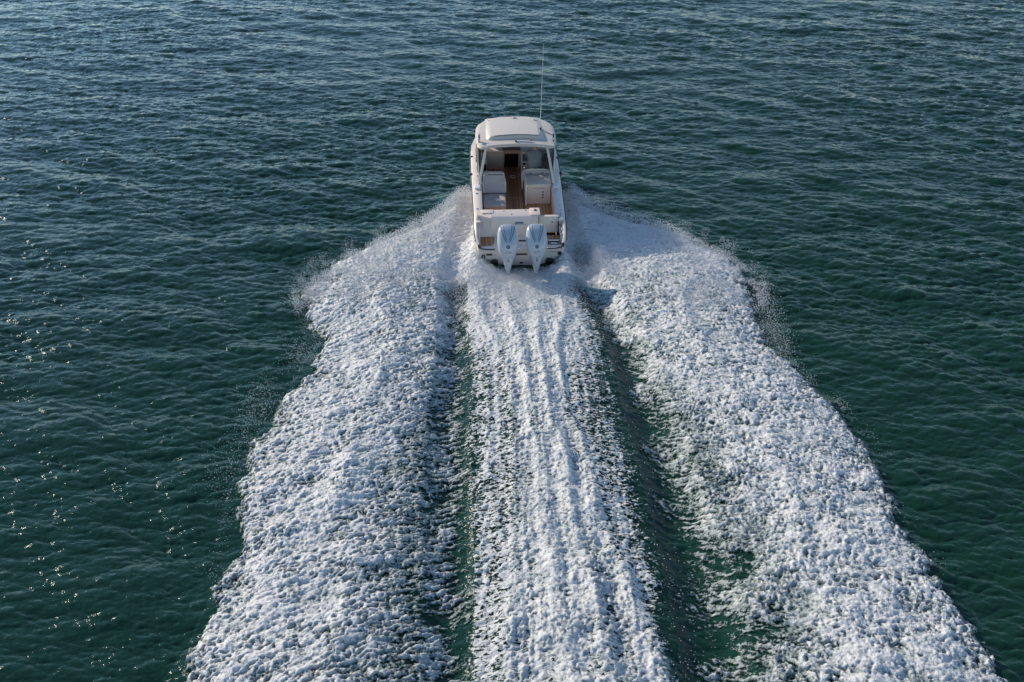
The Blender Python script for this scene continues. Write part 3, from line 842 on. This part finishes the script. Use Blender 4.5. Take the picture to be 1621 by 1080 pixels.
# mezzanine cabinet and helm seat, starboard
mb = MB(); mb.box((.83, 4.22, .90), (.90, .84, .80), .03); cb = mb.build('cabinet', M['gel'], boat)
MB().box((.83, 4.20, 1.325), (.93, .92, .05), .02).build('counter_top', M['gel'], cb)
MB().box((.83, 3.795, .88), (.84, .012, .66), .004).build('drawer_front', M['cushion_light'], cb)
MB().box((.83, 3.787, 1.18), (.46, .02, .03), .006).build('handle', M['tan'], cb)
for z in (1.02, .90, .78):
    MB().tube([(.98, 3.798, z), (.98, 3.778, z)], .032, 14).build('drawer_latch', M['black'], cb)
mb = MB(); mb.box((.77, 4.66, 1.27), (1.04, .17, .48), .083, (R(-6), 0, 0), 3); hs = mb.build('helm_seat', M['cushion'], boat)
mb = MB(); mb.tube([(.25, 4.62, .80), (.25, 4.64, 1.35), (.32, 4.66, 1.48), (.50, 4.67, 1.51), (.77, 4.67, 1.515), (1.05, 4.67, 1.51), (1.22, 4.66, 1.48), (1.29, 4.64, 1.35)], .035); mb.build('sunlit_piping', M['cushion_light'], hs, 60)  # pale tube carries the seat back's sunlit edge in its colour
MB().box((.77, 4.84, 1.15), (.98, .26, .12), .05, None, 3).build('seat_cushion', M['cushion'], hs)
MB().box((.77, 4.82, .80), (.90, .24, .58), .04).build('seat_base', M['gel'], hs)
mb = MB(); mb.plate([(.36, 4.56), (.38, 4.48), (.60, 4.36), (.90, 4.30), (1.22, 4.29), (1.28, 4.56)], 1.353, 1.39); mb.build('counter_cushion', M['cushion'], hs)
for x in (.56, 1.0):
    MB().box((x, 4.565, 1.41), (.11, .02, .02), .006).build('pull_tab', M['black'], hs)
# bolster strip on starboard coaming and side of the cabinet
MB().box((.345, 4.3, 1.0), (.05, 1.5, .9), .02).build('cabinet_side', M['cushion_light'], boat)

# ---- hardtop
def ht_half(y): return float(np.interp(y, [3.85, 4.0, 4.3, 5.0, 5.6, 5.9, 6.1, 6.25, 6.35, 6.42], [1.34, 1.43, 1.47, 1.50, 1.47, 1.38, 1.22, .98, .65, .02]))
def ht_z(x, y): return 2.80 + .13 * (1 - (x / 1.5) ** 2) * (1 - .0 * y) + .03 * math.sin((y - 3.85) / 2.6 * math.pi)
ys = [3.85, 3.90, 4.0, 4.15, 4.3, 4.6, 5.0, 5.3, 5.6, 5.9, 6.1, 6.25, 6.35, 6.42]
mb = MB(); rings = []
for y in ys:
    hw = ht_half(y); r = []
    for k in range(25):
        u = -1 + 2 * k / 24; x = hw * math.copysign(1 - (1 - abs(u)) ** 1.25, u) if abs(u) < 1 else hw * u
        e = max(0, abs(x) / hw - .93) / .07 if hw > .05 else 0
        r.append((x, y, ht_z(x, y) - .035 * e * e - (.03 if y in (3.85, 6.42) else 0)))
    r += [(hw * .97 * (1 - 2 * k / 12), y, ht_z(hw * (1 - 2 * k / 12), y) - .09) for k in range(13)]
    rings.append(r)
mb.loft(rings, closed=True, cap0=True, cap1=True)
ht = mb.build('hardtop', M['roof'], boat, 40)
# raised centre panel with a step at its after end
def panel(name, x0, x1, y0, y1, h0, h1, m, par, inset=.05):
    mb = MB(); top = []; nx = 18
    yy = [y0, y0 + .03, y0 + .08] + list(np.linspace(y0 + .16, y1 - .05, 9)) + [y1]
    for y in yy:
        t = (y - y0) / (y1 - y0); h = h0 + (h1 - h0) * t
        rc = max(0., 1 - (y - y0) / .22); xi = .14 * rc * rc
        xa, xz = x0 + xi, x1 - xi; r = []
        for k in range(nx + 1):
            x = xa + (xz - xa) * k / nx
            ed = min(x - xa, xz - x); q = min(1, ed / inset); q = math.sin(q * math.pi / 2)
            fr = 1 if y > y0 + .06 else (.0 if y == y0 else .8)
            r.append((x, y - .10 * (1 - ((x - (x0 + x1) / 2) / ((x1 - x0) / 2)) ** 2) * 0, ht_z(x, y) - .012 + (h + .012) * q * fr))
        top.append(r)
    mb.loft(top); return mb.build(name, m, par, 60)
panel('roof_panel', -1.12, 1.02, 4.30, 6.30, .125, .010, M['roof'], ht)
MB().tube([(-.80, 4.36, ht_z(-.8, 4.3) + .122), (-.4, 4.365, ht_z(-.4, 4.3) + .128), (0, 4.37, ht_z(0, 4.3) + .13), (.4, 4.365, ht_z(.4, 4.3) + .128), (.78, 4.36, ht_z(.78, 4.3) + .122)], .010, 6).build('panel_seam', M['rub'], ht)
# after visor lip
mb = MB(); rings = []
for x in np.linspace(-1.05, 1.36, 15):
    z = ht_z(x, 3.9)
    rings.append([(x, 3.84, z - .03), (x, 3.86, z + .015), (x, 4.02, z + .022), (x, 4.05, z - .0)])
mb.loft(rings, closed=True, cap0=True, cap1=True); mb.build('visor_lip', M['roof'], ht)
MB().box((.24, 4.03, ht_z(.24, 4) + .05), (.52, .06, .05), .02).build('light_bar', M['whitepaint'], ht)
mb = MB(); mb.ball((-.03, 4.0, ht_z(0, 4) + .05), .042).ball((.52, 4.04, ht_z(.5, 4) + .06), .028).box((.25, 4.065, ht_z(.24, 4) + .078), (.50, .02, .012)); mb.build('light_bar_end', M['black'], ht)
for x, y in ((.02, 6.12), (.80, 5.92)):
    MB().box((x, y, ht_z(x, y) + .045), (.14, .07, .05), .02, (0, 0, R(-18))).ball((x - .05, y + .03, ht_z(x, y) + .07), .035).build('horn', M['steel'], ht)
MB().box((-.95, 6.03, ht_z(-.95, 6) + .02), (.07, .04, .025), .01).build('deck_fitting', M['steel'], ht)
# antenna
z0 = ht_z(.93, 5.1)
mb = MB(); mb.ball((.93, 5.08, z0 + .05), .05).tube([(.93, 5.08, z0), (.93, 5.08, z0 + .09)], .04); ab = mb.build('antenna_base', M['black'], ht)
MB().tube([(.93, 5.10, z0 + .06), (.945, 5.10, z0 + .9), (.99, 5.12, z0 + 3.22)], [.013, .010, .005]).build('antenna', M['whitepaint'], ht)
MB().tube([(.95, 5.08, z0 + .02), (1.08, 5.0, z0 + .03), (1.20, 4.88, ht_z(1.2, 4.9) + .02), (1.42, 4.75, ht_z(1.42, 4.75) - .01)], .010, 6).build('cable', M['black'], ht)
# hardtop legs and braces
for sd in (-1, 1):
    def flat(p0, p1, wdt, th):
        mb = MB(); p0, p1 = Vector(p0), Vector(p1); d = (p1 - p0).normalized(); s1 = Vector((1, 0, 0)); f = d.cross(s1).normalized()
        rr = []
        for p, k in ((p0, 1.6), (p0 + (p1 - p0) * .12, 1.0), (p0 + (p1 - p0) * .8, 1.0), (p1, 1.5)):
            rr.append([p + s1 * a * th + f * b_ * wdt * k for a, b_ in ((-1, -1), (1, -1), (1, 1), (-1, 1))])
        return mb.loft(rr, closed=True, cap0=True, cap1=True)
    flat((sd * 1.40, 3.86, sheer(3.8) + .04), (sd * 1.10, 4.12, 2.80), .06, .045).build('hardtop_leg', M['frame'], boat)
    flat((sd * 1.45, 4.55, sheer(4.5) + .04), (sd * 1.38, 4.35, 2.76), .04, .03).build('hardtop_leg', M['frame'], boat)
    flat((sd * 1.50, 5.6, sheer(5.6) + .04), (sd * 1.44, 5.4, 2.80), .03, .02).build('window_post', M['frame'], boat)
    flat((sd * 1.46, 6.9, sheer(6.6) + .04), (sd * 1.18, 6.05, 2.78), .04, .025).build('window_post', M['frame'], boat)
    MB().tube([(sd * 1.42, 4.2, sheer(4) + .28), (sd * 1.47, 5.2, sheer(5) + .10), (sd * 1.5, 6.2, sheer(6) + .06)], .02).build('side_rail', M['frame'], boat)
    # leg foot flaring onto the gunwale
    mb = MB(); mb.box((sd * 1.46, 3.66, sheer(3.7) + .075), (.22, .30, .07), .03, None, 3); mb.build('leg_foot', M['whitepaint'], boat)
    # side glass
    mb = MB(); a, b_, c, d = (sd * 1.485, 4.7, sheer(4.7) + .07), (sd * 1.475, 6.75, sheer(6.6) + .07), (sd * 1.22, 6.08, 2.74), (sd * 1.41, 4.5, 2.74)
    mb.loft([[a, b_], [d, c]]); mb.loft([[tuple(Vector(a) + Vector((sd * .012, 0, 0))), tuple(Vector(b_) + Vector((sd * .012, 0, 0)))], [tuple(Vector(d) + Vector((sd * .012, 0, 0))), tuple(Vector(c) + Vector((sd * .012, 0, 0)))]])
    mb.build('side_window', M['glass'], boat)
    # outrigger base: dark pole along the after corner
    xx = sd * 1.36
    o_ = MB().tube([(xx, 4.10, 1.72), (xx, 4.16, 2.35), (xx, 4.30, 2.86), (xx, 4.34, 3.08)], [.03, .036, .034, .028]).build('outrigger_pole', M['black'] if sd < 0 else M['rub'], boat)
    MB().box((xx, 4.22, 2.96), (.09, .16, .07), .02).ball((xx - sd * .02, 4.36, 3.10), .035).build('outrigger_mount', M['steel'], o_)
    MB().tube([(sd * 1.42, 4.0, 1.42), (sd * 1.40, 4.08, 1.75), (sd * 1.40, 4.2, 2.1)], .017).ball((sd * 1.41, 4.05, 1.62), .035).build('rod_clip', M['steel'], boat)
# windshield
mb = MB(); mb.loft([[(-1.35, 7.15, 1.52), (0, 7.35, 1.62), (1.35, 7.15, 1.52)], [(-1.12, 6.12, 2.74), (0, 6.28, 2.84), (1.12, 6.12, 2.74)]]); mb.loft([[(-1.35, 7.165, 1.52), (0, 7.365, 1.62), (1.35, 7.165, 1.52)], [(-1.12, 6.135, 2.74), (0, 6.295, 2.84), (1.12, 6.135, 2.74)]])
mb.build('windshield', M['glass'], boat)
mb = MB(); mb.tube([(0, 7.35, 1.62), (0, 6.28, 2.84)], .03).tube([(-1.36, 7.15, 1.52), (0, 7.35, 1.62), (1.36, 7.15, 1.52)], .03); mb.build('windshield_frame', M['frame'], boat)

# ---- outboards
def ring_se(cx, hw, y0, y1, z, n=28, p=2.6, tilt=0.):
    """superellipse ring; y0 aft, y1 forward; tilt lifts the forward edge"""
    r = []; cy = (y0 + y1) / 2; hy = (y1 - y0) / 2
    for k in range(n):
        a = 2 * math.pi * k / n; c, s_ = math.cos(a), math.sin(a)
        x = hw * math.copysign(abs(c) ** (2 / p), c); y = cy + hy * math.copysign(abs(s_) ** (2 / p), s_)
        r.append((cx + x, y, z + tilt * (y - cy)))
    return r
def outboard():
    mb = MB()
    secs = [(-.45, .012, -.28, .00, 0), (-.15, .022, -.34, .02, 0), (.05, .05, -.36, .05, 0), (.30, .115, -.385, .10, 0), (.52, .175, -.40, .16, 0), (.70, .235, -.42, .28, 0), (.80, .285, -.425, .33, 0),
            (.92, .330, -.42, .36, .02), (1.06, .350, -.40, .37, .05), (1.20, .352, -.355, .37, .10), (1.32, .340, -.29, .365, .18), (1.42, .325, -.20, .355, .26), (1.50, .295, -.10, .34, .30), (1.56, .24, .0, .31, .30), (1.59, .15, .08, .26, .28), (1.60, .04, .15, .20, .2)]
    mb.loft([ring_se(0, hw, a, b_, z, tilt=t, p=(2.3 if z < .6 else 2.8)) for z, hw, a, b_, t in secs], closed=True, cap0=True, cap1=True)
    o = mb.build('outboard_motor', M['engine'], boat, 60)
    mb = MB()
    import bisect
    return o
eng = outboard()
from mathutils.bvhtree import BVHTree
def onto(o, pts, lift, direction=(0, .55, -1)):
    """project points onto the cowling from above and behind"""
    bm = bmesh.new(); bm.from_mesh(o.data); tr = BVHTree.FromBMesh(bm); out = []
    d = Vector(direction).normalized()
    for x, y, z in pts:
        p = Vector((x, y, z)) - d * 3
        hit = tr.ray_cast(p, d)
        if hit[0] is not None: out.append(hit[0] + hit[1] * lift)
    bm.free(); return out
def stripe(pts, wdt, name, m, par, lift=.003, direction=(0, .55, -1)):
    n = 14; mb = MB(); L, Rr = [], []
    P = []
    for i in range(len(pts) - 1):
        for k in range(n): P.append(Vector(pts[i]).lerp(Vector(pts[i + 1]), k / n))
    P.append(Vector(pts[-1]))
    a = onto(par, [(p.x - wdt, p.y, p.z) for p in P], lift, direction); b_ = onto(par, [(p.x + wdt, p.y, p.z) for p in P], lift, direction)
    m_ = min(len(a), len(b_)); mb.loft([a[:m_], b_[:m_]])
    return mb.build(name, m, par, 60)
for sd in (-1, 1):
    stripe([(sd * .225, .25, 1.55), (sd * .20, .05, 1.5), (sd * .10, -.22, 1.35), (sd * .045, -.30, 1.28)], .015, 'cowling_groove', M['engline'], eng)
    stripe([(sd * .135, .25, 1.58), (sd * .12, .0, 1.5), (sd * .045, -.26, 1.35)], .011, 'cowling_groove', M['engline'], eng)
pn = []
for (wd, y_, z_) in ((.12, .27, 1.6), (.115, .16, 1.58), (.105, .05, 1.5), (.09, -.05, 1.45), (.07, -.15, 1.4), (.05, -.23, 1.36), (.03, -.28, 1.32)):
    p = onto(eng, [(wd * (k / 3 - 1), y_, z_) for k in range(7)], .0025)
    pn.append(p)
MB().loft([p for p in pn if len(p) == 7]).build('cowling_reflect_panel', M['engreflect'], eng, 60)  # centre panel between the grooves, its reflection painted in as darker blue
B = (0, 1, -.25)
def decal(name, loops, m, lift=.004):
    mb = MB()
    for lp in loops:
        p = onto(eng, lp, lift, B)
        if len(p) == len(lp): mb.bm.faces.new([mb.bm.verts.new(q) for q in p])
    return mb.build(name, m, eng, 60)
def arc(cx, cz, r0, r1, n=20, a0=0, a1=360):
    out = []
    for k in range(n):
        a, b_ = R(a0 + (a1 - a0) * k / n), R(a0 + (a1 - a0) * (k + 1) / n)
        out.append([(cx + r0 * math.cos(a), -.5, cz + r0 * math.sin(a)), (cx + r1 * math.cos(a), -.5, cz + r1 * math.sin(a)), (cx + r1 * math.cos(b_), -.5, cz + r1 * math.sin(b_)), (cx + r0 * math.cos(b_), -.5, cz + r0 * math.sin(b_))])
    return out
def bar(x0, z0, x1, z1, wd):
    d = Vector((x1 - x0, 0, z1 - z0)).normalized(); nn = Vector((-d.z, 0, d.x)) * wd / 2
    return [(x0 + nn.x, -.5, z0 + nn.z), (x1 + nn.x, -.5, z1 + nn.z), (x1 - nn.x, -.5, z1 - nn.z), (x0 - nn.x, -.5, z0 - nn.z)]
ZB = 1.17
decal('emblem', arc(0, ZB, .030, .060) + [bar(-.012, ZB - .03, 0, ZB + .02, .012), bar(.014, ZB - .03, 0, ZB + .02, .012)], M['badge'])
for nb_ in ([(-.085, .16, -.03, .16), (-.085, .205, -.04, .165), (-.09, .215, -.02, .215)], [(-.005, .16, .035, .16), (.035, .16, .01, .19), (.01, .215, .04, .19)], [(.055, .15, .055, .21), (.055, .18, .09, .18), (.09, .15, .09, .21)]):
    decal('number_mark', [bar(a_, ZB - b0, c_, ZB - d_, .013) for a_, b0, c_, d_ in nb_], M['engline'])
decal('panel_seam', [bar(-.16 + .02 * k, .80, -.14 + .02 * k, .80, .010) for k in range(16)], M['engline'])
decal('bolt', arc(0, .74, .0, .020, 10), M['black']); decal('bolt', arc(0, .665, .0, .028, 10), M['black'])
decal('anode', arc(0, .12, .0, .025, 10), M['black'])
eng.location = (-.485, -.02, -.03); eng.scale = (1.04, 1.04, 1.04)
e2 = eng.copy(); col.objects.link(e2); e2.parent = boat; e2.location = (.485, -.02, -.03)
for ch in list(eng.children):
    c = ch.copy(); col.objects.link(c); c.parent = e2

# ================================================================== person at the helm
def skinned(name, verts, edges, rad, m, root=0, sub=2):
    me = bpy.data.meshes.new(name); me.from_pydata(verts, edges, [])
    o = bpy.data.objects.new(name, me); col.objects.link(o)
    md = o.modifiers.new('skin', 'SKIN'); md.use_smooth_shade = True
    for v, r in zip(me.skin_vertices[0].data, rad):
        v.radius = r if isinstance(r, tuple) else (r, r)
    me.skin_vertices[0].data[root].use_root = True
    s_ = o.modifiers.new('sub', 'SUBSURF'); s_.levels = sub; s_.render_levels = sub
    dg = bpy.context.evaluated_depsgraph_get(); me2 = bpy.data.meshes.new_from_object(o.evaluated_get(dg))
    o.modifiers.clear(); o.data = me2; me2.name = name; me2.materials.append(m)
    me2.polygons.foreach_set('use_smooth', [True] * len(me2.polygons))
    return o
def person():
    px, py = .74, 5.12
    V, E, Rd = [], [], []
    def add(p, r, par=None):
        V.append(p); Rd.append(r)
        if par is not None: E.append((par, len(V) - 1))
        return len(V) - 1
    pel = add((px, py, 1.540), (.155, .125)); wst = add((px, py - .01, 1.680), (.145, .115), pel); ch = add((px, py - .01, 1.860), (.165, .125), wst)
    uc = add((px, py, 2.020), (.15, .105), ch); nk = add((px, py + .03, 2.180), (.06, .06), uc); hd = add((px, py + .06, 2.320), (.085, .10), nk); tp = add((px, py + .06, 2.430), (.075, .09), hd)
    for sd in (-1, 1):
        sh = add((px + sd * .19, py, 2.050), .068, uc); el = add((px + sd * .27, py + .18, 1.800), .046, sh); wr = add((px + sd * .17, py + .48, 1.50), .030, el)
        pm = add((px + sd * .165, py + .60, 1.50), (.036, .018), wr)
        for k, (dx, ln) in enumerate(((-.03, .034), (-.010, .038), (.010, .036), (.028, .028))):
            f1 = add((px + sd * (.165 - dx * 1.0), py + .60 + ln, 1.505), .0095, pm); f2 = add((px + sd * (.165 - dx), py + .60 + ln * 1.7, 1.475), .0085, f1)
            add((px + sd * (.165 - dx), py + .60 + ln * 1.4, 1.45), .0075, f2)
        t1 = add((px + sd * .12, py + .60, 1.49), .010, pm); add((px + sd * .105, py + .63, 1.475), .009, t1)
        hp = add((px + sd * .10, py + .01, 1.28), .095, pel); kn = add((px + sd * .14, py + .06, .90), .062, hp); an = add((px + sd * .15, py, .58), .042, kn)
        he = add((px + sd * .15, py, .545), .038, an); add((px + sd * .17, py + .15, .535), .032, he)
    o = skinned('person', V, E, Rd, M['skin'])
    o['category'] = 'person'; o['label'] = 'person in a loose grey shirt standing at the helm under the hardtop'
    # shirt: slightly bigger shell over torso and upper arms
    V2, E2, R2 = [], [], []
    def add2(p, r, par=None):
        V2.append(p); R2.append(r)
        if par is not None: E2.append((par, len(V2) - 1))
        return len(V2) - 1
    a = add2((px, py - .01, 1.26), (.32, .18)); b_ = add2((px, py - .03, 1.50), (.31, .18), a); c = add2((px, py - .03, 1.78), (.30, .17), b_); d = add2((px, py, 1.98), (.25, .14), c)
    e = add2((px, py + .02, 2.16), (.12, .10), d)
    for sd in (-1, 1):
        s1 = add2((px + sd * .24, py, 1.99), .10, d); s2 = add2((px + sd * .29, py + .13, 1.82), .09, s1); add2((px + sd * .29, py + .22, 1.70), .075, s2)
    sh = skinned('shirt', V2, E2, R2, M['shirt']); sh.parent = o
    V3, E3, R3 = [(px, py, 1.500)], [], [(.17, .135)]
    for sd in (-1, 1):
        k = len(V3); V3 += [(px + sd * .10, py + .01, 1.30), (px + sd * .14, py + .06, .90), (px + sd * .15, py, .62)]; R3 += [.108, .078, .06]; E3 += [(0, k), (k, k + 1), (k + 1, k + 2)]
    tr = skinned('trousers', V3, E3, R3, M['trousers']); tr.parent = o
    hr = MB().ball((px, py + .045, 2.375), .118, (.88, 1.0, 1.0)).build('hair', M['hair'], o)
    for sd in (-1, 1):
        MB().ball((px + sd * .034, py + .152, 2.355), .012).build('eye', M['whitepaint'], o)
        MB().box((px + sd * .16, py + .08, .525), (.10, .27, .08), .03).build('shoe', M['black'], o)
    MB().ball((px, py + .168, 2.325), .018, (.7, 1, 1.3)).build('nose', M['skin'], o)
    o.matrix_world = BM
    return o
person()

# towel thrown on the lounge
mb = MB(); rings = []
for i in range(12):
    u = i / 11; r = []
    for j in range(7):
        v = j / 6 - .5
        wd = .05 + .07 * (1 - u)
        r.append((-.80 + u * .30, 3.36 - u * .05 + v * wd + .015 * math.sin(u * 9), .955 + .018 * math.sin(u * 14 + v * 5) + .02 * math.cos(v * 6)))
    rings.append(r)
rings = rings
mb.loft(rings)
tw = mb.build('towel', M['towelm'])
s_ = tw.modifiers.new('solid', 'SOLIDIFY'); s_.thickness = .012; s_.offset = 1
tw.matrix_world = BM
tw['category'] = 'towel'; tw['label'] = 'small crumpled white cloth lying on the grey rear seat cushion'
